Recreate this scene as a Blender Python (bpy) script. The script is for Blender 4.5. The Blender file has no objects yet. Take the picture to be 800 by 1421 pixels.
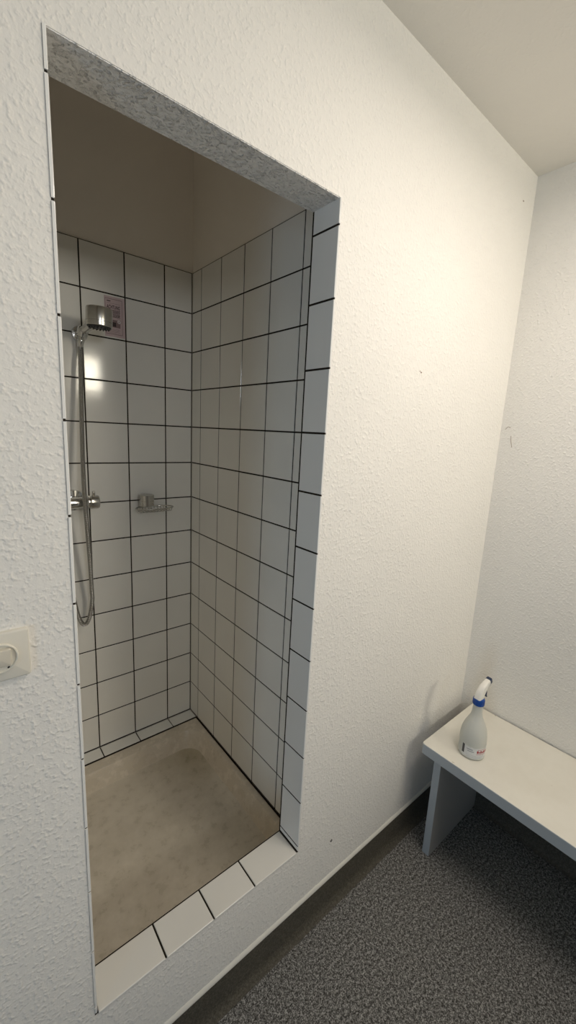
import bpy, bmesh, math, random
from mathutils import Vector, Matrix, Euler
random.seed(7)

# ------------------------------------------------------------------ camera, light, exposure
S = 0.153                 # one tile pitch in metres
ZF = -14.265              # floor level in tile rows (row 0 = top of the tiling)
SC = bpy.context.scene
COL = SC.collection


def W(x, y, z):
    """tile units -> metres (x right along the back wall, y towards it, z up)"""
    return Vector((x * S, y * S, (z - ZF) * S))


cam = bpy.data.cameras.new('camera')
cam_ob = bpy.data.objects.new('camera', cam)
COL.objects.link(cam_ob)
RIGHT = Vector((0.7709, -0.6350, 0.0500))
DOWN = Vector((-0.0837, -0.1788, -0.9803))
FWD = Vector((0.6315, 0.7515, -0.1910))
m = Matrix((RIGHT, -DOWN, -FWD)).transposed()
m = m.to_quaternion().to_matrix()
cam_ob.matrix_world = Matrix.Translation(W(-5.4171, -10.8884, -4.0094)) @ m.to_4x4()
cam.sensor_fit = 'VERTICAL'
cam.sensor_height = 24.0
cam.lens = 24.0 * 567.17 / 1421.0
cam.clip_start = 0.02
SC.camera = cam_ob

SC.view_settings.view_transform = 'Standard'
SC.view_settings.look = 'None'
SC.view_settings.gamma = 1.0
SC.view_settings.exposure = 0.36
SC.view_settings.use_curve_mapping = False
SC.cycles.use_denoising = True
SC.cycles.max_bounces = 12
SC.cycles.diffuse_bounces = 8
SC.cycles.sample_clamp_indirect = 4.0
SC.cycles.caustics_reflective = False
SC.cycles.caustics_refractive = False

world = bpy.data.worlds.new('daylight')
SC.world = world
world.use_nodes = True
world.node_tree.nodes['Background'].inputs[0].default_value = (0.75, 0.87, 1.0, 1)
world.node_tree.nodes['Background'].inputs[1].default_value = 0.6

# room extents in metres
XR = 5.525 * S            # right wall
XL = -3.0                # left wall
YF = -6.133 * S           # front face of the wall with the shower opening
YI = -5.555 * S           # its shower side
YB = -3.3                # wall behind the camera
ZC = (2.0 - ZF) * S       # ceiling
WINS = ((0.32, 0.80, 1.87, 2.26), (-1.00, -0.52, 1.87, 2.26))   # high back-wall window, plus an unseen second added for fill: x0 x1 z0 z1
DOOR = (-2.9, -2.0, 0.0, 2.0)      # glazed door in the left wall: y0 y1 z0 z1


def area(name, loc, rot, sx, sy, power, color):
    l = bpy.data.lights.new(name, 'AREA')
    l.shape = 'RECTANGLE'
    l.size, l.size_y = sx, sy
    l.energy = power
    l.color = color
    o = bpy.data.objects.new(name, l)
    o.location = loc
    o.rotation_euler = rot
    COL.objects.link(o)
    return o


# daylight in the high window and an added second one for fill (faces +y) and in the door glazing (faces +x)
for (x0, x1, z0, z1), power, colour in zip(WINS, (14.5, 7.8), ((1.0, .913, .735), (.94, .97, 1.0))):
    area('window_daylight', ((x0 + x1) / 2, YB - 0.03, (z0 + z1) / 2), (math.radians(90), 0, 0),  # the second of these is the added fill light
         x1 - x0 - .02, z1 - z0 - .02, power, colour)
area('door_daylight', (XL - 0.037, (DOOR[0] + DOOR[1]) / 2, 1.0), (0, math.radians(-90), 0),
     1.6, 0.65, 10.5, (0.50, 0.74, 1.0))
# flat warm panel lamp under the ceiling (its housing is built further down)
LAMP = (0.20, -1.68)
area('ceiling_lamp', (LAMP[0], LAMP[1], ZC - .062), (0, 0, 0), .56, .26, 8.2, (1.0, 0.90, 0.80))


# ------------------------------------------------------------------ materials
def mat(name, base, rough=.5, metal=0, spec=.5):
    mt = bpy.data.materials.new(name)
    mt.use_nodes = True
    b = mt.node_tree.nodes['Principled BSDF']
    b.inputs['Base Color'].default_value = (*base, 1)
    b.inputs['Roughness'].default_value = rough
    b.inputs['Metallic'].default_value = metal
    b.inputs['Specular IOR Level'].default_value = spec
    return mt


def nd(mt, t, **kw):
    n = mt.node_tree.nodes.new(t)
    for k, v in kw.items():
        if k in n.inputs:
            n.inputs[k].default_value = v
        else:
            setattr(n, k, v)
    return n


def lk(mt, a, b):
    mt.node_tree.links.new(a, b)


def bsdf(mt):
    return mt.node_tree.nodes['Principled BSDF']


def noise(mt, scale, detail=3, rough=.55, coord=None, stretch=None):
    tc = coord or nd(mt, 'ShaderNodeTexCoord')
    n = nd(mt, 'ShaderNodeTexNoise')
    n.inputs['Scale'].default_value = scale
    n.inputs['Detail'].default_value = detail
    n.inputs['Roughness'].default_value = rough
    src = tc.outputs['Object']
    if stretch:
        mp = nd(mt, 'ShaderNodeMapping')
        mp.inputs['Scale'].default_value = stretch
        lk(mt, src, mp.inputs[0])
        src = mp.outputs[0]
    lk(mt, src, n.inputs['Vector'])
    return n


def ramp(mt, fac, stops):
    r = nd(mt, 'ShaderNodeValToRGB')
    e = r.color_ramp.elements
    while len(e) < len(stops):
        e.new(.5)
    for i, (p, c) in enumerate(stops):
        e[i].position = p
        e[i].color = (*c, 1) if len(c) == 3 else c
    lk(mt, fac, r.inputs[0])
    return r


def plaster(name, base, strength=.5, scale=120, dist=.003):
    mt = mat(name, base, .85, spec=.25)
    a = noise(mt, scale, 1.5, .45)
    r = ramp(mt, a.outputs[0], [(.44, (0, 0, 0)), (.92, (1, 1, 1))])
    r.color_ramp.interpolation = 'EASE'
    c = noise(mt, scale * .45, 3, .6)
    mx = nd(mt, 'ShaderNodeMath', operation='MULTIPLY_ADD')
    lk(mt, c.outputs[0], mx.inputs[0])
    mx.inputs[1].default_value = .8
    lk(mt, r.outputs[0], mx.inputs[2])
    bp = nd(mt, 'ShaderNodeBump')
    bp.inputs['Strength'].default_value = strength
    bp.inputs['Distance'].default_value = dist
    lk(mt, mx.outputs[0], bp.inputs['Height'])
    lk(mt, bp.outputs[0], bsdf(mt).inputs['Normal'])
    d = noise(mt, 2.2, 4, .6)
    cr = ramp(mt, d.outputs[0], [(.3, tuple(v * .965 for v in base)), (.7, base)])
    lk(mt, cr.outputs[0], bsdf(mt).inputs['Base Color'])
    return mt


M = {}
M['plaster'] = plaster('white_roughcast_plaster', (.83, .81, .765), .40, 135, .0045)
M['soffit'] = plaster('rough_lintel_plaster', (.94, .93, .91), .95, 190, .0075)
M['ceiling'] = plaster('white_ceiling_paint', (.80, .775, .72), .35, 110, .002)
M['plaster_shower'] = plaster('shower_upper_plaster', (.92, .87, .80), .25, 90, .002)
M['bounce_cut'] = mat('dark_bounce_cut_wall', (.20, .17, .13), .6)  # dark tone given to the unseen walls to cut bounced light
M['caulk'] = mat('white_sealant', (.70, .68, .62), .6)


def tile_mat(name, base, rough=.10):
    mt = mat(name, base, rough, spec=.5)
    n = noise(mt, 14, 2)
    bp = nd(mt, 'ShaderNodeBump')
    bp.inputs['Strength'].default_value = .06
    bp.inputs['Distance'].default_value = .004
    lk(mt, n.outputs[0], bp.inputs['Height'])
    lk(mt, bp.outputs[0], bsdf(mt).inputs['Normal'])
    d = noise(mt, 3.5, 3)
    cr = ramp(mt, d.outputs[0], [(.3, tuple(v * .94 for v in base)), (.7, base)])
    lk(mt, cr.outputs[0], bsdf(mt).inputs['Base Color'])
    return mt


M['tile'] = tile_mat('white_glazed_tile', (.84, .83, .79), .10)
M['tile_jamb'] = tile_mat('cool_white_glazed_tile', (.83, .825, .80), .12)
M['tile_sill'] = tile_mat('sill_tile', (.76, .745, .70), .28)
M['grout'] = mat('dark_grout', (.022, .017, .012), .9, spec=.2)

# tray: beige enamel with limescale traces
mt = mat('beige_enamel', (.50, .44, .355), .22)
a = noise(mt, 9, 6, .65)
b2 = noise(mt, 38, 4, .6)
mm = nd(mt, 'ShaderNodeMath', operation='MULTIPLY')
lk(mt, a.outputs[0], mm.inputs[0])
lk(mt, b2.outputs[0], mm.inputs[1])
cr = ramp(mt, mm.outputs[0], [(.15, (0.66, 0.584, 0.47)), (.27, (0.635, 0.565, 0.464)), (.34, (0.724, 0.648, 0.54))])
lk(mt, cr.outputs[0], bsdf(mt).inputs['Base Color'])
rr = ramp(mt, a.outputs[0], [(.35, (.2, .2, .2)), (.65, (.42, .42, .42))])
lk(mt, rr.outputs[0], bsdf(mt).inputs['Roughness'])
M['tray'] = mt
mt = mat('stained_shaded_enamel_floor', (.5, .45, .36), .32)
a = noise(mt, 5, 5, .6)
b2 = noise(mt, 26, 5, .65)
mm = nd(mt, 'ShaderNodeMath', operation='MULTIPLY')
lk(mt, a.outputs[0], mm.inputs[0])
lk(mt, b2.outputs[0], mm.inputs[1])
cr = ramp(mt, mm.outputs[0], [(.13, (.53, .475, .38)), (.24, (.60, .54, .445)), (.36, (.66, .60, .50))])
# corner shade with a little soap stain, painted into the floor colour, far right
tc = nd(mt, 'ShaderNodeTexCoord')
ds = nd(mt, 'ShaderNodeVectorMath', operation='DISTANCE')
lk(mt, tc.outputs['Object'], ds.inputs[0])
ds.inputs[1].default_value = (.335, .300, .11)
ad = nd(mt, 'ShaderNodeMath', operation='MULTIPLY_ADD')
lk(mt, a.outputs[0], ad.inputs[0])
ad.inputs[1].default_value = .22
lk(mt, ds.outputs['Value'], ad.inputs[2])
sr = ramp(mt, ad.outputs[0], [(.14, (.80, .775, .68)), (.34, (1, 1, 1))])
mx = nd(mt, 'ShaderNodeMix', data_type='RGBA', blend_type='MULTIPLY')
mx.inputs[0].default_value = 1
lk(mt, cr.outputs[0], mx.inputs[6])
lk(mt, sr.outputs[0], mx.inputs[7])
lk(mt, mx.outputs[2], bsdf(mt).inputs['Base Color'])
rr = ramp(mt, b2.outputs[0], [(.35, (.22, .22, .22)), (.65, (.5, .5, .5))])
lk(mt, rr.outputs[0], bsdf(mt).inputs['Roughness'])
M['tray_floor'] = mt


def speckle(name, lo, mid, hi, scale):
    mt = mat(name, mid, .75, spec=.3)
    a = noise(mt, scale, 3, .7)
    b = noise(mt, scale * 2.3, 2, .6)
    mx = nd(mt, 'ShaderNodeMath', operation='ADD')
    lk(mt, a.outputs[0], mx.inputs[0])
    lk(mt, b.outputs[0], mx.inputs[1])
    hf = nd(mt, 'ShaderNodeMath', operation='MULTIPLY')
    hf.inputs[1].default_value = .5
    lk(mt, mx.outputs[0], hf.inputs[0])
    cr = ramp(mt, hf.outputs[0], [(.40, lo), (.50, mid), (.60, hi)])
    lk(mt, cr.outputs[0], bsdf(mt).inputs['Base Color'])
    bp = nd(mt, 'ShaderNodeBump')
    bp.inputs['Strength'].default_value = .15
    bp.inputs['Distance'].default_value = .001
    lk(mt, hf.outputs[0], bp.inputs['Height'])
    lk(mt, bp.outputs[0], bsdf(mt).inputs['Normal'])
    return mt


M['floor'] = speckle('speckled_grey_vinyl', (.022, .021, .019), (.140, .138, .132), (.42, .415, .40), 125)
M['skirt'] = speckle('speckled_dark_skirting', (.06, .055, .043), (.085, .077, .06), (.125, .113, .09), 150)

M['chrome'] = mat('chrome', (.72, .72, .71), .09, 1)
M['steel'] = mat('brushed_chrome', (.60, .59, .56), .22, 1)
M['dark_rubber'] = mat('dark_rubber', (.02, .02, .02), .5)
# hose: chrome with fine ribs along v
mt = mat('ribbed_metal_hose', (.47, .46, .44), .25, 1)
wv = nd(mt, 'ShaderNodeTexWave', bands_direction='Z')
tc = nd(mt, 'ShaderNodeTexCoord')
lk(mt, tc.outputs['Object'], wv.inputs['Vector'])
wv.inputs['Scale'].default_value = 75
bp = nd(mt, 'ShaderNodeBump')
bp.inputs['Strength'].default_value = .8
bp.inputs['Distance'].default_value = .002
lk(mt, wv.outputs[0], bp.inputs['Height'])
lk(mt, bp.outputs[0], bsdf(mt).inputs['Normal'])
M['hose'] = mt
M['switch'] = mat('cream_plastic', (.70, .675, .60), .35)
M['switch_rocker'] = mat('cream_plastic_rocker', (.66, .62, .53), .3)
M['scuff'] = mat('brown_scuff', (.36, .30, .25), .8)
M['black'] = mat('black_mark', (.012, .012, .012), .6)
# bench laminate, a little worn
mt = mat('cream_laminate', (.74, .72, .66), .42)
a = noise(mt, 7, 5, .65)
cr = ramp(mt, a.outputs[0], [(.3, (.70, .675, .605)), (.6, (.75, .73, .665))])
v = noise(mt, 55, 1, .3)
sp = ramp(mt, v.outputs[0], [(.17, (.45, .40, .33)), (.215, (1, 1, 1))])
mx = nd(mt, 'ShaderNodeMix', data_type='RGBA', blend_type='MULTIPLY')
mx.inputs[0].default_value = .6
lk(mt, cr.outputs[0], mx.inputs[6])
lk(mt, sp.outputs[0], mx.inputs[7])
lk(mt, mx.outputs[2], bsdf(mt).inputs['Base Color'])
M['laminate'] = mt
M['laminate_edge'] = mat('grey_edge_banding', (.43, .47, .50), .4)  # grey banding; its faint blue paints in the cool light on the edges
M['laminate_leg'] = mat('grey_laminate_panel', (.42, .41, .39), .5)
M['white_plastic'] = mat('white_plastic', (.80, .78, .72), .35)
M['blue_plastic'] = mat('blue_plastic', (.012, .07, .32), .35)
M['navy_plastic'] = mat('navy_plastic', (.02, .035, .08), .35)
mt = mat('frosted_plastic', (.76, .77, .72), .42)
bsdf(mt).inputs['Transmission Weight'].default_value = .30
bsdf(mt).inputs['IOR'].default_value = 1.15
M['frosted'] = mt
M['label_white'] = mat('label_white', (.72, .73, .72), .4)
M['label_red'] = mat('label_red', (.35, .02, .03), .5)
M['label_dark'] = mat('label_dark', (.06, .06, .065), .5)
M['label_grey'] = mat('label_grey', (.30, .31, .33), .5)
M['paper_pink'] = mat('pink_paper', (.60, .47, .48), .55)
M['ink'] = mat('dark_ink', (.05, .03, .03), .6)
M['ink_soft'] = mat('faded_ink', (.26, .18, .18), .6)
M['ink_pale'] = mat('pale_print', (.70, .62, .62), .6)
M['frame_white'] = mat('white_window_frame', (.75, .74, .70), .4)
mt = bpy.data.materials.new('clear_glass')
mt.use_nodes = True
nt = mt.node_tree
nt.nodes.clear()
o = nt.nodes.new('ShaderNodeOutputMaterial')
t1 = nt.nodes.new('ShaderNodeBsdfTransparent')
g1 = nt.nodes.new('ShaderNodeBsdfGlossy')
g1.inputs['Roughness'].default_value = .02
fr = nt.nodes.new('ShaderNodeFresnel')
fr.inputs[0].default_value = 1.45
ms = nt.nodes.new('ShaderNodeMixShader')
nt.links.new(fr.outputs[0], ms.inputs[0])
nt.links.new(t1.outputs[0], ms.inputs[1])
nt.links.new(g1.outputs[0], ms.inputs[2])
nt.links.new(ms.outputs[0], o.inputs[0])
M['glass'] = mt


# ------------------------------------------------------------------ mesh helpers
def wpos(p):
    v = Vector((0, 0, 0))
    while p is not None:
        v += p.location
        p = p.parent
    return v


def obj(name, bm, material, parent=None, smooth=None, kind=None):
    """link a bmesh given in world metres as one mesh object"""
    if parent is not None:
        bmesh.ops.translate(bm, verts=bm.verts, vec=-wpos(parent))
    me = bpy.data.meshes.new(name)
    bm.normal_update()
    bm.to_mesh(me)
    bm.free()
    for mm_ in (material if isinstance(material, (list, tuple)) else [material]):
        me.materials.append(mm_)
    if smooth is not None:
        for p in me.polygons:
            p.use_smooth = True
        if smooth < 180:
            me.set_sharp_from_angle(angle=math.radians(smooth))
    o = bpy.data.objects.new(name, me)
    COL.objects.link(o)
    if parent is not None:
        o.parent = parent
    if kind:
        o['kind'] = kind
    return o


def thing(name, label, cat, loc, group=None):
    o = bpy.data.objects.new(name, None)
    o.empty_display_size = .05
    COL.objects.link(o)
    o.location = loc
    o['label'] = label
    o['category'] = cat
    if group:
        o['group'] = group
    return o


def box(bm, a, b, bev=0, seg=2):
    x0, y0, z0 = [min(a[i], b[i]) for i in range(3)]
    x1, y1, z1 = [max(a[i], b[i]) for i in range(3)]
    vs = [bm.verts.new(p) for p in ((x0, y0, z0), (x1, y0, z0), (x1, y1, z0), (x0, y1, z0),
                                    (x0, y0, z1), (x1, y0, z1), (x1, y1, z1), (x0, y1, z1))]
    fs = [bm.faces.new([vs[i] for i in f]) for f in
          ((0, 3, 2, 1), (4, 5, 6, 7), (0, 1, 5, 4), (1, 2, 6, 5), (2, 3, 7, 6), (3, 0, 4, 7))]
    if bev:
        es = list({e for f in fs for e in f.edges})
        bmesh.ops.bevel(bm, geom=es, offset=bev, segments=seg, affect='EDGES', profile=.5)
    return bm


def frame_from(axis):
    axis = Vector(axis).normalized()
    up = Vector((0, 0, 1)) if abs(axis.z) < .95 else Vector((1, 0, 0))
    u = axis.cross(up).normalized()
    return u, axis.cross(u).normalized(), axis


def lathe(bm, base, axis, prof, n=40, sx=1, sy=1, cap=True):
    """prof = [(radius, distance along axis)]"""
    u, v, w = frame_from(axis)
    base = Vector(base)
    rings = []
    for r, h in prof:
        rings.append([bm.verts.new(base + w * h + u * (r * sx * math.cos(2 * math.pi * i / n)) +
                                   v * (r * sy * math.sin(2 * math.pi * i / n))) for i in range(n)])
    for a, b in zip(rings, rings[1:]):
        for i in range(n):
            bm.faces.new((a[i], b[i], b[(i + 1) % n], a[(i + 1) % n]))
    if cap:
        bm.faces.new(rings[0])
        bm.faces.new(list(reversed(rings[-1])))
    bmesh.ops.recalc_face_normals(bm, faces=bm.faces)
    return bm


def spline(pts, n=12, closed=False):
    pts = [Vector(p) for p in pts]
    out = []
    N = len(pts)
    for i in range(N if closed else N - 1):
        g = (lambda k: pts[k % N]) if closed else (lambda k: pts[max(0, min(N - 1, k))])
        p0, p1, p2, p3 = g(i - 1), g(i), g(i + 1), g(i + 2)
        for k in range(n):
            t = k / n
            out.append(.5 * ((2 * p1) + (-p0 + p2) * t + (2 * p0 - 5 * p1 + 4 * p2 - p3) * t * t +
                             (-p0 + 3 * p1 - 3 * p2 + p3) * t ** 3))
    if not closed:
        out.append(pts[-1])
    return out


def tube(bm, pts, r, n=12, closed=False):
    pts = [Vector(p) for p in pts]
    N = len(pts)
    rad = r if callable(r) else (lambda t: r)
    prev = None
    rings = []
    for i, p in enumerate(pts):
        a = pts[(i - 1) % N] if closed else pts[max(0, i - 1)]
        b = pts[(i + 1) % N] if closed else pts[min(N - 1, i + 1)]
        d = (b - a).normalized()
        if prev is None:
            u, v, _ = frame_from(d)
        else:
            u = (prev - d * prev.dot(d)).normalized()
            v = d.cross(u)
        prev = u
        R = rad(i / max(1, N - 1))
        rings.append([bm.verts.new(p + u * (R * math.cos(2 * math.pi * k / n)) +
                                   v * (R * math.sin(2 * math.pi * k / n))) for k in range(n)])
    prs = list(zip(rings, rings[1:])) + ([(rings[-1], rings[0])] if closed else [])
    for a, b in prs:
        for k in range(n):
            bm.faces.new((a[k], a[(k + 1) % n], b[(k + 1) % n], b[k]))
    if not closed:
        bm.faces.new(list(reversed(rings[0])))
        bm.faces.new(rings[-1])
    bmesh.ops.recalc_face_normals(bm, faces=bm.faces)
    return bm


def rrect(x0, x1, y0, y1, r, n=8):
    out = []
    for cx, cy, a0 in ((x1 - r, y1 - r, 0), (x0 + r, y1 - r, 90), (x0 + r, y0 + r, 180), (x1 - r, y0 + r, 270)):
        for k in range(n + 1):
            a = math.radians(a0 + 90 * k / n)
            out.append((cx + r * math.cos(a), cy + r * math.sin(a)))
    return out


def loft(bm, loops, cap0=False, cap1=False):
    rings = [[bm.verts.new(p) for p in lp] for lp in loops]
    n = len(rings[0])
    for a, b in zip(rings, rings[1:]):
        for k in range(n):
            bm.faces.new((a[k], a[(k + 1) % n], b[(k + 1) % n], b[k]))
    if cap0:
        bm.faces.new(list(reversed(rings[0])))
    if cap1:
        bm.faces.new(rings[-1])
    return bm


GAP = .0043      # grout width
TH = .006        # how far the tile face stands off the grout bed


def tiles(us, vs, place, gu=(1, 1), gv=(1, 1), tilt=.0022):
    """rounded-edge tiles between the grid lines us x vs; place(u,v,h) -> world"""
    bm = bmesh.new()
    for i in range(len(us) - 1):
        for j in range(len(vs) - 1):
            ua = us[i] + GAP / 2 * (gu[0] if i == 0 else 1)
            ub = us[i + 1] - GAP / 2 * (gu[1] if i == len(us) - 2 else 1)
            va = vs[j] + GAP / 2 * (gv[0] if j == 0 else 1)
            vb = vs[j + 1] - GAP / 2 * (gv[1] if j == len(vs) - 2 else 1)
            tu, tv = random.uniform(-tilt, tilt), random.uniform(-tilt, tilt)
            uc, vc = (ua + ub) / 2, (va + vb) / 2

            def P(u, v, h):
                return bm.verts.new(place(u, v, h + (u - uc) * tu + (v - vc) * tv))
            loops = []
            for ins, h in ((0, TH - .0052), (0, TH - .0016), (.0005, TH - .0005), (.0016, TH)):
                loops.append([P(ua + ins, va + ins, h), P(ub - ins, va + ins, h),
                              P(ub - ins, vb - ins, h), P(ua + ins, vb - ins, h)])
            for a, b in zip(loops, loops[1:]):
                for k in range(4):
                    bm.faces.new((a[k], a[(k + 1) % 4], b[(k + 1) % 4], b[k]))
            bm.faces.new(loops[-1])
    bmesh.ops.recalc_face_normals(bm, faces=bm.faces)
    return bm


def Zr(r):
    return (-r - ZF) * S


# ------------------------------------------------------------------ setting: room shell
def struct(name, bm, material, parent=None, smooth=None):
    return obj(name, bm, material, parent, smooth, 'structure')


TK = .12
struct('floor', box(bmesh.new(), (XL - .3, YB - .3, -.08), (XR + .1, .12, 0)), M['floor'])
struct('ceiling', box(bmesh.new(), (XL - .1, YB - .1, ZC), (XR + .1, YF + .02, ZC + .1)), M['ceiling'])
ZS = 2.72                             # the shower recess is a little higher than the room
struct('ceiling_shower', box(bmesh.new(), (XL - .1, YF + .02, ZS), (XR + .1, .12, ZS + .1)), M['plaster_shower'])

OX0, OX1 = -4.445 * S, -.745 * S      # finished faces of the opening
OZ0, OZ1 = Zr(12.126), Zr(.65)        # sill top and lintel
BK = TH + .003                        # tile + bed thickness
bm = bmesh.new()
box(bm, (XL, YF, 0), (OX0 - .0052, YI, OZ1))
box(bm, (OX1 + .0052, YF, 0), (XR, YI, OZ1))
box(bm, (XL, YF, OZ1), (XR, YI, ZC))
box(bm, (XL, YF + .02, ZC), (XR, YI, ZS))
box(bm, (OX0 - .0052, YF, 0), (OX1 + .0052, YI, OZ0 - .0052))
wf = struct('wall_front', bm, M['plaster'])
struct('wall_right', box(bmesh.new(), (XR, YB - .1, 0), (XR + .1, YI, ZC)), M['plaster'])
bm = bmesh.new()
for a, b in (((XL - .1, YB - .1, 0), (XL, DOOR[0], ZC)), ((XL - .1, DOOR[1], 0), (XL, YI, ZC)),
             ((XL - .1, DOOR[0], DOOR[3]), (XL, DOOR[1], ZC))):
    box(bm, a, b)
struct('wall_left', bm, M['bounce_cut'])
bm = bmesh.new()
wz0, wz1 = WINS[0][2], WINS[0][3]
for a, b in (((XL, YB - .1, 0), (XR, YB, wz0)), ((XL, YB - .1, wz1), (XR, YB, ZC)), ((XL, YB - .1, wz0), (WINS[1][0], YB, wz1)),
             ((WINS[1][1], YB - .1, wz0), (WINS[0][0], YB, wz1)), ((WINS[0][1], YB - .1, wz0), (XR, YB, wz1))):
    box(bm, a, b)
struct('wall_back', bm, M['bounce_cut'])

# small high window behind the camera, and a second one added for fill
for k, (x0, x1, z0, z1) in enumerate(WINS):
    bm = bmesh.new()
    fw = .022
    for a, b in (((x0, YB - .07, z0), (x1, YB - .012, z0 + fw)), ((x0, YB - .07, z1 - fw), (x1, YB - .012, z1)),
                 ((x0, YB - .07, z0 + fw), (x0 + fw, YB - .012, z1 - fw)), ((x1 - fw, YB - .07, z0 + fw), (x1, YB - .012, z1 - fw))):
        box(bm, a, b, .003)
    wn = struct('window_%d' % (k + 1), bm, M['frame_white'])  # window_2 is the unseen one added for fill
    struct('pane', box(bmesh.new(), (x0 + fw, YB - .024, z0 + fw), (x1 - fw, YB - .020, z1 - fw)), M['glass'], wn)
# glazed door in the left wall
bm = bmesh.new()
y0, y1, z0, z1 = DOOR
fw = .11
for a, b in (((XL - .06, y0, z0), (XL - .02, y1, z0 + .18)), ((XL - .06, y0, z1 - fw), (XL - .02, y1, z1)),
             ((XL - .06, y0, z0 + .18), (XL - .02, y0 + fw, z1 - fw)), ((XL - .06, y1 - fw, z0 + .18), (XL - .02, y1, z1 - fw))):
    box(bm, a, b, .003)
d1 = struct('door_1', bm, M['frame_white'])
struct('pane', box(bmesh.new(), (XL - .034, y0 + fw, .18), (XL - .030, y1 - fw, z1 - fw)), M['glass'], d1)
bm = bmesh.new()
tube(bm, [(XL - .02, y1 - .055, 1.03), (XL + .03, y1 - .055, 1.03), (XL + .035, y1 - .075, 1.03), (XL + .035, y1 - .17, 1.03)], .009)
struct('door_handle', bm, M['steel'], d1, 60)

# skirting: coved strip of the same vinyl, with a white sealant bead along its top
SKZ = .110


def skirting(name, p0, p1, inward, z0=0.0):
    """profile swept from p0 to p1; inward = unit vector into the room"""
    prof = [(0, SKZ), (.006, SKZ), (.0065, .05), (.0075, .028), (.0105, .013), (.016, .005), (.026, .0008), (.026, -.001), (0, -.001)]
    bm = bmesh.new()
    A, B = Vector((*p0, 0)), Vector((*p1, 0))
    n = Vector((*inward, 0))
    loft(bm, [[P + n * d + Vector((0, 0, h)) for d, h in prof] for P in (A, B)], True, True)
    bmesh.ops.recalc_face_normals(bm, faces=bm.faces)
    struct(name, bm, M['skirt'], None, 40)


def bead(name, p0, p1, inward):
    prof = [(0, SKZ + .012), (.002, SKZ + .0105), (.0062, SKZ + .004), (.0066, SKZ + .001), (.006, SKZ - .001), (0, SKZ - .001)]
    bm = bmesh.new()
    n = Vector((*inward, 0))
    A, B = Vector((*p0, 0)), Vector((*p1, 0))
    N = 60
    lp = []
    for k in range(N + 1):
        P = A.lerp(B, k / N)
        j = random.uniform(-.0012, .0012)
        lp.append([P + n * d + Vector((0, 0, h + (j if h > SKZ + .004 else 0))) for d, h in prof])
    loft(bm, lp, True, True)
    bmesh.ops.recalc_face_normals(bm, faces=bm.faces)
    struct(name, bm, M['caulk'], None, 50)


skirting('baseboard_front', (XL, YF), (XR, YF), (0, -1))
skirting('baseboard_right', (XR, YF - .007), (XR, YB), (-1, 0))
skirting('baseboard_back', (XR - .007, YB), (XL, YB), (0, 1))
bead('trim_1', (XL, YF), (XR, YF), (0, -1))
bead('trim_2', (XR, YF - .01), (XR, YB), (-1, 0))

# rough underside of the lintel
struct('lintel_soffit', box(bmesh.new(), (OX0, YF + .0012, OZ1 - .0015), (OX1, YI, OZ1 + .001)), M['soffit'], wf)

# a small dark screw hole in the plaster beside the sill
bm = bmesh.new()
lathe(bm, W(.262, 0, -12.575) + Vector((0, YF + .002, 0)), (0, -1, 0), [(.0042, 0), (.0045, .0028), (.0030, .0034), (.0026, .0015)], 20)
struct('screw_hole', bm, M['black'], wf, 60)
# faint scuffs on the right wall
bm = bmesh.new()
for pts in ([(5.525, -6.36, -3.62), (5.525, -6.30, -3.60), (5.525, -6.24, -3.66)],
            [(5.525, -6.40, -3.82), (5.525, -6.42, -3.95), (5.525, -6.46, -4.10)]):
    tube(bm, [W(*p) for p in spline(pts, 5)], .0011, 6)
struct('scuff_mark', bm, M['scuff'], bpy.data.objects['wall_right'], 60)

bm = bmesh.new()
for x, z, r in ((1.742, -2.754, .0028), (1.70, -2.735, .0018), (4.976, 1.314, .0030)):
    lathe(bm, W(x, 0, z) + Vector((0, YF + .002, 0)), (0, -1, 0), [(r, 0), (r, .0026), (r * .4, .0031)], 10, 1.5, .8)
struct('scuff_mark', bm, M['scuff'], wf, 60)

# ------------------------------------------------------------------ setting: shower recess
SXL = -5.25 * S
struct('wall_shower_back', box(bmesh.new(), (SXL - .1, TH, 0), (TH + .1, TH + .1, ZS)), M['plaster_shower'])
struct('wall_shower_right', box(bmesh.new(), (TH, YI, 0), (TH + .1, TH, ZS)), M['plaster_shower'])
struct('wall_shower_left', box(bmesh.new(), (SXL - .1, YI, 0), (SXL - TH, TH, ZS)), M['plaster_shower'])
rows = [Zr(r) for r in [13.0] + list(range(12, -1, -1))]
TB = .0012     # grout bed stands this far in front of the plaster

# back wall
ux = [SXL, -4.777 * S, -3.777 * S, -2.774 * S, -1.772 * S, -.769 * S, 0.0]
bwall = bpy.data.objects['wall_shower_back']
struct('grout', box(bmesh.new(), (SXL, TH - .0045, Zr(13.02)), (0, TH + .001, Zr(0))), M['grout'], bwall)
struct('tiling', tiles(ux, rows, lambda u, v, h: (u, TH - h, v)), M['tile'], bwall)
# right wall
uy = [YI, -4.507 * S, -3.507 * S, -2.507 * S, -1.507 * S, -.507 * S, 0.0]
rwall = bpy.data.objects['wall_shower_right']
struct('grout', box(bmesh.new(), (TH - .0045, YI, Zr(13.02)), (TH + .001, 0, Zr(0))), M['grout'], rwall)
struct('tiling', tiles(uy, rows, lambda u, v, h: (TH - h, u, v)), M['tile'], rwall)
# left wall
lwall = bpy.data.objects['wall_shower_left']
struct('grout', box(bmesh.new(), (SXL - TH - .001, YI, Zr(13.02)), (SXL - TH + .0045, 0, Zr(0))), M['grout'], lwall)
struct('tiling', tiles(uy, rows, lambda u, v, h: (SXL - TH + h, u, v)), M['tile'], lwall)

# tiled ledge behind the tray
LY = -.432 * S
led = box(bmesh.new(), (SXL, LY, 0), (0, 0, Zr(13.0) - TH))
lo = struct('ledge', led, M['grout'])
struct('tiling', tiles(ux, [LY, -.001], lambda u, v, h: (u, v, Zr(13.0) - TH + h)), M['tile'], lo)

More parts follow.
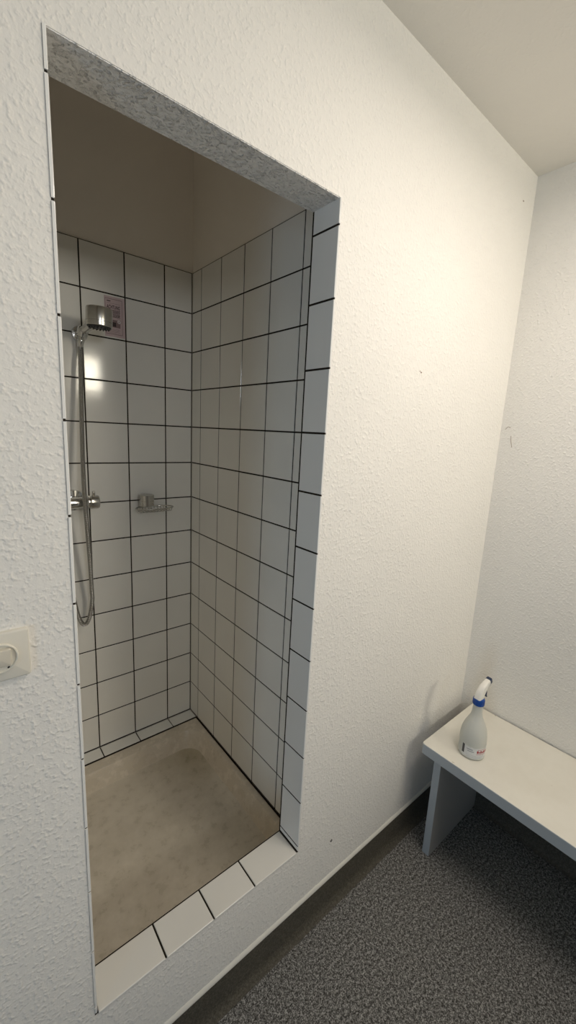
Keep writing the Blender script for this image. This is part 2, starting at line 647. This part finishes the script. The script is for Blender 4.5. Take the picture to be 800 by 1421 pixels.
# tiles lining the opening: both jambs and the sill
jr = [Zr(r) for r in range(12, 0, -1)]
jrow = [OZ0 + .002] + jr + [OZ1]
FO = .0018        # tile edges stand this far proud of the plaster
struct('grout', box(bmesh.new(), (OX1 + .0012, YF + .0006, OZ0 - .004), (OX1 + .0050, YI, OZ1)), M['grout'], wf)
struct('jamb_tiling', tiles([YF - FO, YI - .003], jrow, lambda u, v, h: (OX1 + TH - h, u, v), (0, 1), (1, 0)), M['tile_jamb'], wf)
struct('grout', box(bmesh.new(), (OX0 - .0050, YF + .0006, OZ0 - .004), (OX0 - .0012, YI, OZ1)), M['grout'], wf)
struct('jamb_tiling', tiles([YF - FO, YI - .003], jrow, lambda u, v, h: (OX0 - TH + h, u, v), (0, 1), (1, 0)), M['tile_jamb'], wf)
sx = [OX0, -3.437 * S, -2.590 * S, -1.754 * S, OX1]
struct('grout', box(bmesh.new(), (OX0, YF + .001, OZ0 - BK), (OX1, YI, OZ0 - .003)), M['grout'], wf)
struct('sill_tiling', tiles(sx, [YF - FO, YI - .002], lambda u, v, h: (u, v, OZ0 - TH + h), (1, 1), (0, 1)), M['tile_sill'], wf)

# ------------------------------------------------------------------ shower tray
tray = thing('shower_tray', 'beige enamel shower tray sunk behind the tiled sill', 'shower tray', W(-2.6, -3.0, -14.265))
RZ = Zr(13.03)


def tl(x0, x1, y0, y1, r, z):
    return [(x * S, y * S, z) for x, y in rrect(x0, x1, y0, y1, r, 8)]


bm = bmesh.new()
O = (-5.24, -.012, -5.60, -.437)


def inset(d, dz, r):
    return tl(-5.04 + d, -.17 - d, -5.36 + d, -.77 - d, r, RZ + dz)


loft(bm, [tl(*O, .02, 0.002), tl(*O, .02, RZ - .004), tl(O[0] + .02, O[1] - .02, O[2] + .02, O[3] - .02, .02, RZ),
          inset(-.03, .0003, .50), inset(0, -.0015, .50), inset(.022, -.007, .50), inset(.15, -.064, .46),
          inset(.17, -.0695, .45), inset(.215, -.0735, .43), inset(.40, -.0752, .34), inset(1.0, -.078, .3),
          inset(2.1, -.081, .1)], False, True)
bmesh.ops.recalc_face_normals(bm, faces=bm.faces)
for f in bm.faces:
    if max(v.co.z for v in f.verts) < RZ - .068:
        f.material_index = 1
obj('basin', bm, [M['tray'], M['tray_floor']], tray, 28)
# sealant line between the tray and the tiles
bm = bmesh.new()
box(bm, (O[0] * S, -.437 * S - .001, RZ - .002), (0, LY + .0035, RZ + .0025))
box(bm, (-.0045, -5.55 * S, RZ - .002), (-.0002, -.437 * S, RZ + .0035))
obj('joint', bm, M['grout'], tray)

# ------------------------------------------------------------------ shower fittings
# wall bracket
HB = W(-2.84, 0, -2.03)
br = thing('shower_bracket', 'round chrome wall bracket holding the hand shower', 'bracket', HB)
bm = bmesh.new()
lathe(bm, HB, (0, -1, 0), [(.026, 0), (.026, .010), (.0245, .013), (.012, .0145), (.0115, .03)], 40)
obj('wall_plate', bm, M['chrome'], br, 40)
HD = Vector((.10, -.45, .88)).normalized()      # the clamp leans out from the wall
HC = HB + Vector((0, -.050, 0))                 # clamp centre
bm = bmesh.new()
lathe(bm, HC - HD * .014, HD, [(.0145, 0), (.0175, .002), (.0185, .026), (.017, .028), (.0135, .0285)], 36)
obj('clamp', bm, M['chrome'], br, 40)
bm = bmesh.new()
lathe(bm, HB + Vector((0, -.0305, 0)), (0, -1, 0), [(.014, -.004), (.0165, -.002), (.0165, .006), (.012, .008)], 32)
obj('knob', bm, M['chrome'], br, 40)

# hand shower with its hose
hs = thing('hand_shower', 'chrome hand shower with drum head and long ribbed metal hose', 'hand shower', HC)
bm = bmesh.new()
h0 = HC - HD * .030
hpts = [h0, HC, W(-2.80, -.64, -1.965), W(-2.745, -1.00, -1.905)]
tube(bm, spline(hpts, 8), lambda t: .0100 + .0050 * t, 24)
hnd = obj('handle', bm, M['steel'], hs, 50)
HX = Vector((.02, -.05, .998)).normalized()       # drum axis (top)
hc = W(-2.72, -1.20, -1.86)
bm = bmesh.new()
lathe(bm, hc - HX * .026, HX, [(.0385, 0), (.0400, .002), (.0400, .013), (.0388, .0135), (.0388, .0148), (.0400, .0153),
                              (.0400, .052), (.0385, .0555), (.034, .0575), (.012, .059)], 56)
hd = obj('shower_head', bm, M['steel'], hs, 30)
bm = bmesh.new()
lathe(bm, hc - HX * .026, -HX, [(.0365, -.001), (.0355, .0025), (.031, .004), (.010, .0045)], 48)
for k in range(30):
    rr_ = .030 if k < 18 else .018
    a = 2 * math.pi * (k / 18 if k < 18 else (k - 18) / 12)
    u, v, w = frame_from(HX)
    lathe(bm, hc - HX * .0295 + (u * math.cos(a) + v * math.sin(a)) * rr_, -HX, [(.0022, 0), (.0016, .004)], 8)
obj('spray_face', bm, M['dark_rubber'], hd, 40)
hp = [h0, h0 - HD * .02, W(-2.905, -.30, -2.75), W(-2.940, -.36, -3.6), W(-3.003, -.52, -4.90), W(-3.041, -.70, -5.72),
      W(-3.019, -.68, -6.24), W(-2.94, -.50, -7.37), W(-2.899, -.38, -8.165), W(-2.885, -.32, -8.45), W(-2.965, -.30, -8.90), W(-3.075, -.30, -9.06),
      W(-3.20, -.30, -8.86), W(-3.30, -.31, -8.3), W(-3.42, -.36, -7.4), W(-3.60, -.45, -6.7), W(-3.68, -.47, -6.35), W(-3.69, -.47, -6.14)]
bm = bmesh.new()
tube(bm, spline(hp, 14), .0076, 14)
obj('hose', bm, M['hose'], hs, 60)
bm = bmesh.new()
lathe(bm, h0 + HD * .004, -HD, [(.0105, 0), (.0115, .002), (.0110, .018), (.0085, .024), (.0075, .030)], 24)
obj('hose_nut', bm, M['chrome'], hs, 40)

# bar mixer on the back wall
MX = W(-3.66, -.46, -5.89)
mx_ = thing('shower_mixer', 'horizontal chrome bar mixer tap below the hand shower', 'mixer tap', W(-3.70, 0, -5.89))
bm = bmesh.new()
bx = Vector((1, 0, 0))
lathe(bm, MX - bx * .113, bx, [(.015, -.002), (.0195, 0), (.0205, .004), (.0205, .222), (.0195, .226), (.015, .228)], 40)
obj('body', bm, M['chrome'], mx_, 40)
for sgn, nm in ((1, 'temperature'), (-1, 'flow')):
    c = MX + bx * (sgn * .1135)
    bm = bmesh.new()
    lathe(bm, c, bx * sgn, [(.0175, 0), (.0175, .005), (.0235, .0055), (.0250, .008), (.0250, .033), (.0235, .0365), (.018, .038), (.006, .0385)], 44)
    kb = obj('knob', bm, M['steel'], mx_, 30)
    bm = bmesh.new()
    box(bm, c + bx * (sgn * .021) + Vector((-.0045, -.004, .0235)), c + bx * (sgn * .021) + Vector((.0045, .004, .041)), .0025, 3)
    obj('lever', bm, M['steel'], kb, 40)
for xx in (-3.13, -4.11):
    c = W(xx, 0, -5.89)
    bm = bmesh.new()
    lathe(bm, c, (0, -1, 0), [(.040, 0), (.040, .006), (.037, .012), (.020, .017), (.0165, .018), (.0165, .060)], 44)
    obj('escutcheon', bm, M['chrome'], mx_, 35)
bm = bmesh.new()
lathe(bm, MX + Vector((.001, 0, -.018)), (0, 0, -1), [(.011, 0), (.011, .012), (.0125, .0125), (.0125, .022), (.009, .023)], 24)
obj('outlet', bm, M['chrome'], mx_, 40)

# soap dish: drum holder on the wall and a wire basket
SD = W(-1.40, 0, -5.98)
sd = thing('soap_dish', 'chrome wire soap dish on the shower back wall right of the mixer', 'soap dish', SD)
bm = bmesh.new()
hw, hh = .0295, .0235
lathe(bm, SD + Vector((0, -.030, -hh)), (0, 0, 1), [(.026, 0), (hw, .002), (hw, .0215), (hw - .0012, .022), (hw - .0012, .024), (hw, .0245), (hw, .045), (.026, .047), (.010, .048)], 40)
obj('holder', bm, M['steel'], sd, 35)
bm = bmesh.new()
lathe(bm, SD + Vector((0, 0, 0)), (0, -1, 0), [(.021, 0), (.021, .008), (.016, .010), (.014, .022)], 32)
obj('wall_mount', bm, M['chrome'], sd, 40)
bc = W(-1.22, 0, -6.20) + Vector((0, -.048, 0))
ra, rb = .077, .041
ring = [bc + Vector((ra * math.cos(t), rb * math.sin(t), .004)) for t in [2 * math.pi * k / 56 for k in range(56)]]
bm = bmesh.new()
tube(bm, ring, .0026, 10, True)
obj('rim_wire', bm, M['steel'], sd, 60)
bm = bmesh.new()
for k in range(-5, 6):
    x = k * .0125
    yy = rb * math.sqrt(max(0, 1 - (x / ra) ** 2))
    pts = [bc + Vector((x, -yy, .004)), bc + Vector((x, -yy * .85, -.006)), bc + Vector((x, -yy * .4, -.010)),
           bc + Vector((x, yy * .4, -.010)), bc + Vector((x, yy * .85, -.006)), bc + Vector((x, yy, .004))]
    tube(bm, spline(pts, 4), .0012, 6)
for s in (-.45, .45):
    tube(bm, [bc + Vector((-.064, rb * s * .9, -.0095)), bc + Vector((.064, rb * s * .9, -.0095))], .0012, 6)
obj('basket_wires', bm, M['steel'], sd, 60)
bm = bmesh.new()
for s in (-.012, .012):
    tube(bm, [SD + Vector((s, -.028, -.019)), SD + Vector((s, -.030, -.030)), bc + Vector((s - .02, .01, -.0085))], .002, 8)
obj('arm', bm, M['steel'], sd, 60)

# ------------------------------------------------------------------ warning sticker on the tile
def text_bm(s, size, org, shear=0, width=None, spacing=1.0):
    cu = bpy.data.curves.new('t', 'FONT')
    cu.body = s
    cu.size = size
    cu.extrude = .00012
    cu.offset = size * .022
    cu.shear = shear
    cu.space_character = spacing
    o = bpy.data.objects.new('t', cu)
    COL.objects.link(o)
    bpy.context.view_layer.update()
    dg = bpy.context.evaluated_depsgraph_get()
    me = bpy.data.meshes.new_from_object(o.evaluated_get(dg))
    bm = bmesh.new()
    bm.from_mesh(me)
    bpy.data.objects.remove(o)
    bpy.data.curves.remove(cu)
    bpy.data.meshes.remove(me)
    xs = [v.co.x for v in bm.verts]
    k = (width / (max(xs) - min(xs))) if width else 1
    x0 = min(xs)
    for v in bm.verts:
        v.co = Vector(org) + Vector(((v.co.x - x0) * k, -v.co.z, v.co.y))
    return bm


SX0, SX1, SZ0, SZ1 = -2.262 * S, -1.790 * S, Zr(1.955), Zr(1.055)
sw, sh = SX1 - SX0, SZ1 - SZ0
st = thing('warning_sticker', 'pink paper warning notice stuck on a tile behind the shower head', 'notice', ((SX0 + SX1) / 2, 0, SZ0))
obj('paper', box(bmesh.new(), (SX0, -.0014, SZ0), (SX1, .0003, SZ1)), M['paper_pink'], st)


def bars(name, rects, material, y=-.0017):
    bm = bmesh.new()
    for a, b, c, d in rects:       # fractions of the sheet: u0 u1 v0 v1, v from the top
        box(bm, (SX0 + a * sw, y, SZ1 - c * sh), (SX0 + b * sw, -.0013, SZ1 - d * sh))
    return obj(name, bm, material, st)


bars('border', [(.03, .87, .055, .068), (.03, .87, .925, .938), (.03, .05, .055, .938), (.85, .87, .055, .938)], M['ink_soft'])
bars('header', [(.12, .30, .105, .128)], M['ink'])
bars('small_heading', [(.12, .76, .165, .172)], M['ink_soft'])
bars('fine_print', [(.14, .70, .80, .806), (.14, .74, .825, .831), (.14, .66, .85, .856), (.14, .72, .875, .881),
                    (.14, .55, .90, .906)], M['ink_soft'])
bars('picture', [(.12, .76, .57, .76)], M['ink_soft'])
bars('picture_detail', [(.30, .55, .63, .74)], M['ink'], -.0019)
for s, v, hgt in (('ACHTUNG', .30, .115), ('HEISSES', .405, .105), ('WASSER', .505, .105)):
    obj('lettering', text_bm(s, hgt * sh * 1.1, (SX0 + .10 * sw, -.0016, SZ1 - v * sh), .15, .66 * sw), M['ink'], st)
bm = bmesh.new()
lathe(bm, (SX0 + .70 * sw, -.0012, SZ1 - .60 * sh), (0, -1, 0), [(.0075, 0), (.0075, .0010)], 28)
obj('badge', bm, M['ink_pale'], st)
bm = bmesh.new()
cc = Vector((SX0 + .70 * sw, -.0023, SZ1 - .60 * sh))
tube(bm, [cc + Vector((-.0035, 0, .0005)), cc + Vector((-.001, 0, -.003)), cc + Vector((.004, 0, .0035))], .0007, 6)
tube(bm, [cc + Vector((.0074 * math.cos(t), 0, .0074 * math.sin(t))) for t in [2 * math.pi * k / 28 for k in range(28)]], .0005, 6, True)
obj('badge_mark', bm, M['ink_soft'], st)

# ------------------------------------------------------------------ light switch
PC = W(-5.180, 0, -6.403)
PC.y = YF
ls = thing('light_switch', 'cream square light switch on the plaster left of the shower opening', 'light switch', PC)
ph = .0405


def slab(cx, cz, hx, hz, r, y0, y1, bev):
    bm = bmesh.new()
    lp = lambda d, y: [(cx + a, y, cz + b) for a, b in rrect(-hx + d, hx - d, -hz + d, hz - d, max(.0004, r - d), 6)]
    loft(bm, [lp(0, y0), lp(0, y1 + bev), lp(bev * .35, y1 + bev * .3), lp(bev, y1)], True, True)
    bmesh.ops.recalc_face_normals(bm, faces=bm.faces)
    return bm


obj('cover_plate', slab(PC.x, PC.z, ph, ph, .0045, YF + .0005, YF - .0085, .0028), M['switch'], ls, 40)
bm = bmesh.new()
lathe(bm, (PC.x, YF - .0080, PC.z), (0, -1, 0), [(.0245, 0), (.0245, .0032), (.0235, .0045), (.0222, .0045), (.0214, .0032), (.0212, .0012)], 56)
obj('ring', bm, M['switch'], ls, 50)
rk = slab(PC.x, PC.z + .0005, .0150, .0150, .0025, YF - .0075, YF - .0155, .0022)
for v_ in rk.verts:
    if v_.co.y < YF - .010:
        v_.co.y += (PC.z - v_.co.z) * .16
rocker = obj('rocker', rk, M['switch_rocker'], ls, 40)
bm = bmesh.new()
lathe(bm, (PC.x + .0105, YF - .0088, PC.z - .0178), (0, -1, 0), [(.0018, 0), (.0018, .0012)], 16)
obj('indicator', bm, M['black'], ls)

# ------------------------------------------------------------------ bench
BX0, BX1 = 2.925 * S, 5.49 * S
BY1, BY0 = -6.475 * S, YB + .25
BZ1 = Zr(11.26)
BT = .041
bn = thing('bench', 'long cream laminate bench on panel legs against the right wall', 'bench', (BX0, BY1, 0))
bm = bmesh.new()
lp = lambda d, z: [(x, y, z) for x, y in rrect(BX0 + d, BX1 - d, BY0 + d, BY1 - d, .012 - d * .5, 6)]
loft(bm, [lp(.001, BZ1 - BT), lp(0, BZ1 - BT + .001), lp(0, BZ1 - .0025), lp(.0008, BZ1 - .0008), lp(.0025, BZ1)], True, True)
bmesh.ops.recalc_face_normals(bm, faces=bm.faces)
for f in bm.faces:
    if abs(f.normal.z) < .5:
        f.material_index = 1
obj('seat', bm, [M['laminate'], M['laminate_edge']], bn)
for ya, yb in ((-6.784 * S, -6.967 * S), (BY0 + .08, BY0 + .108)):
    bm = box(bmesh.new(), (3.045 * S, ya, 0.0), (5.44 * S, yb, BZ1 - BT), .0012, 2)
    bm.normal_update()
    for f in bm.faces:
        if abs(f.normal.x) > .7:
            f.material_index = 1
    obj('leg', bm, [M['laminate_leg'], M['laminate_edge']], bn)

# ------------------------------------------------------------------ spray bottle
BB = W(3.62, -7.36, -11.26)
BB.z = BZ1 + .0003
sb = thing('spray_bottle', 'frosted plastic spray bottle with blue collar and white trigger standing on the bench', 'spray bottle', BB)
Z = Vector((0, 0, 1))
bm = bmesh.new()
prof = [(.040, 0), (.0435, .003), (.0450, .008), (.0450, .060), (.0445, .075), (.0425, .092), (.0385, .108), (.0325, .124), (.0260, .138),
        (.0205, .150), (.0175, .162), (.0165, .176), (.0165, .200)]
lathe(bm, BB, Z, prof, 56)
bot = obj('bottle', bm, M['frosted'], sb, 50)


def wrap(name, rects, material, off):
    """bands on the bottle's straight wall: angle range in degrees (0 = +x), height range"""
    bm = bmesh.new()
    for a0, a1, z0, z1 in rects:
        n = max(2, int(abs(a1 - a0) / 5))
        g = []
        for k in range(n + 1):
            a = math.radians(a0 + (a1 - a0) * k / n)
            c, s = math.cos(a), math.sin(a)
            g.append([bm.verts.new(BB + Vector((c * r, s * r, z))) for r, z in ((.0449, z0), (.0452 + off, z0), (.0452 + off, z1), (.0449, z1))])
        for p, q in zip(g, g[1:]):
            for k in range(4):
                bm.faces.new((p[k], q[k], q[(k + 1) % 4], p[(k + 1) % 4]))
        bm.faces.new(g[0])
        bm.faces.new(g[-1])
    bmesh.ops.recalc_face_normals(bm, faces=bm.faces)
    return obj(name, bm, material, bot, 30)


CA = 200 + 22         # angle that faces the camera
wrap('label', [(CA - 62, CA + 70, .010, .050)], M['label_white'], .0001)
wrap('label_block', [(CA - 61, CA - 50, .018, .052)], M['label_dark'], .0003)
wrap('label_print', [(CA - 40, CA - 14, .0405, .0435), (CA - 36, CA - 8, .0335, .0360), (CA - 40, CA + 40, .0205, .0212), (CA - 40, CA + 46, .0155, .0162),
                     (CA - 40, CA + 36, .0120, .0126)], M['label_grey'], .0003)
red = []
a = CA + 4
for wd in (7, 4, 6, 5, 6, 4, 7):
    red.append((a, a + wd, .0325, .0325 + (.0100 if wd > 5 else .0075)))
    a += wd + 2.2
red += [(CA + 2, CA + 50, .0275, .0288), (CA + 6, CA + 44, .0455, .0468)]
wrap('label_title', red, M['label_red'], .0003)
# collar, head, trigger
bm = bmesh.new()
lathe(bm, BB + Z * .196, Z, [(.0172, 0), (.0190, .0015), (.0190, .022), (.0178, .0245), (.0135, .0255)], 48)
for k in range(28):
    a = 2 * math.pi * k / 28
    c = BB + Vector((math.cos(a) * .0190, math.sin(a) * .0190, .196))
    tube(bm, [c + Z * .003, c + Z * .020], .0009, 5)
obj('collar', bm, M['blue_plastic'], sb, 40)
D = Vector((math.cos(math.radians(-7)), math.sin(math.radians(-7)), 0))    # spray direction
SIDE = Vector((-D.y, D.x, 0))


def hloop(cx, cz, hx, hz, r, tilt):
    """cross-section of the sprayer body across D"""
    ax = (Z * math.cos(tilt) - D * math.sin(tilt))
    return [BB + D * cx + Z * cz + SIDE * a + ax * b for a, b in rrect(-hx, hx, -hz, hz, r, 5)]


bm = bmesh.new()
secs = [(-.003, .2195, .0125, .0140, .006, 1.50), (.000, .231, .0120, .0145, .006, 1.20), (.006, .243, .0116, .0145, .006, .95),
        (.015, .254, .0112, .0140, .006, .75), (.026, .263, .0104, .0120, .0055, .60), (.036, .270, .0095, .0105, .005, .50), (.043, .274, .0090, .0095, .0045, .45)]
loft(bm, [hloop(*s) for s in secs], True, True)
bmesh.ops.recalc_face_normals(bm, faces=bm.faces)
hd_ = obj('sprayer_head', bm, M['white_plastic'], sb, 50)
bm = bmesh.new()
loft(bm, [hloop(.042, .2735, .0098, .0105, .0045, .45), hloop(.0495, .2772, .0098, .0105, .0045, .45), hloop(.052, .2785, .0085, .0092, .004, .45)], True, True)
bmesh.ops.recalc_face_normals(bm, faces=bm.faces)
obj('nozzle', bm, M['navy_plastic'], sb, 40)
bm = bmesh.new()
pts2 = [(.024, .256), (.029, .246), (.031, .236), (.031, .226), (.036, .217)]
lps = []
for i, (d_, z_) in enumerate(pts2):
    lps.append([BB + D * (d_ + a) + Z * z_ + SIDE * b for a, b in rrect(-.0028, .0028, -.0075, .0075, .0022, 4)])
loft(bm, lps, True, True)
bmesh.ops.recalc_face_normals(bm, faces=bm.faces)
obj('trigger', bm, M['navy_plastic'], sb, 50)

# ------------------------------------------------------------------ ceiling lamp behind the camera
lm = thing('ceiling_lamp', 'flat rectangular panel lamp mounted under the white ceiling', 'lamp', (LAMP[0], LAMP[1], ZC))
bm = bmesh.new()
lx, ly = .30, .15
for a, b in (((-lx, -ly), (lx, -ly + .012)), ((-lx, ly - .012), (lx, ly)), ((-lx, -ly + .012), (-lx + .012, ly - .012)), ((lx - .012, -ly + .012), (lx, ly - .012))):
    box(bm, (LAMP[0] + a[0], LAMP[1] + a[1], ZC - .06), (LAMP[0] + b[0], LAMP[1] + b[1], ZC), .001)
obj('frame', bm, M['frame_white'], lm)
obj('backplate', box(bmesh.new(), (LAMP[0] - lx + .012, LAMP[1] - ly + .012, ZC - .012), (LAMP[0] + lx - .012, LAMP[1] + ly - .012, ZC - .001)), M['frame_white'], lm)
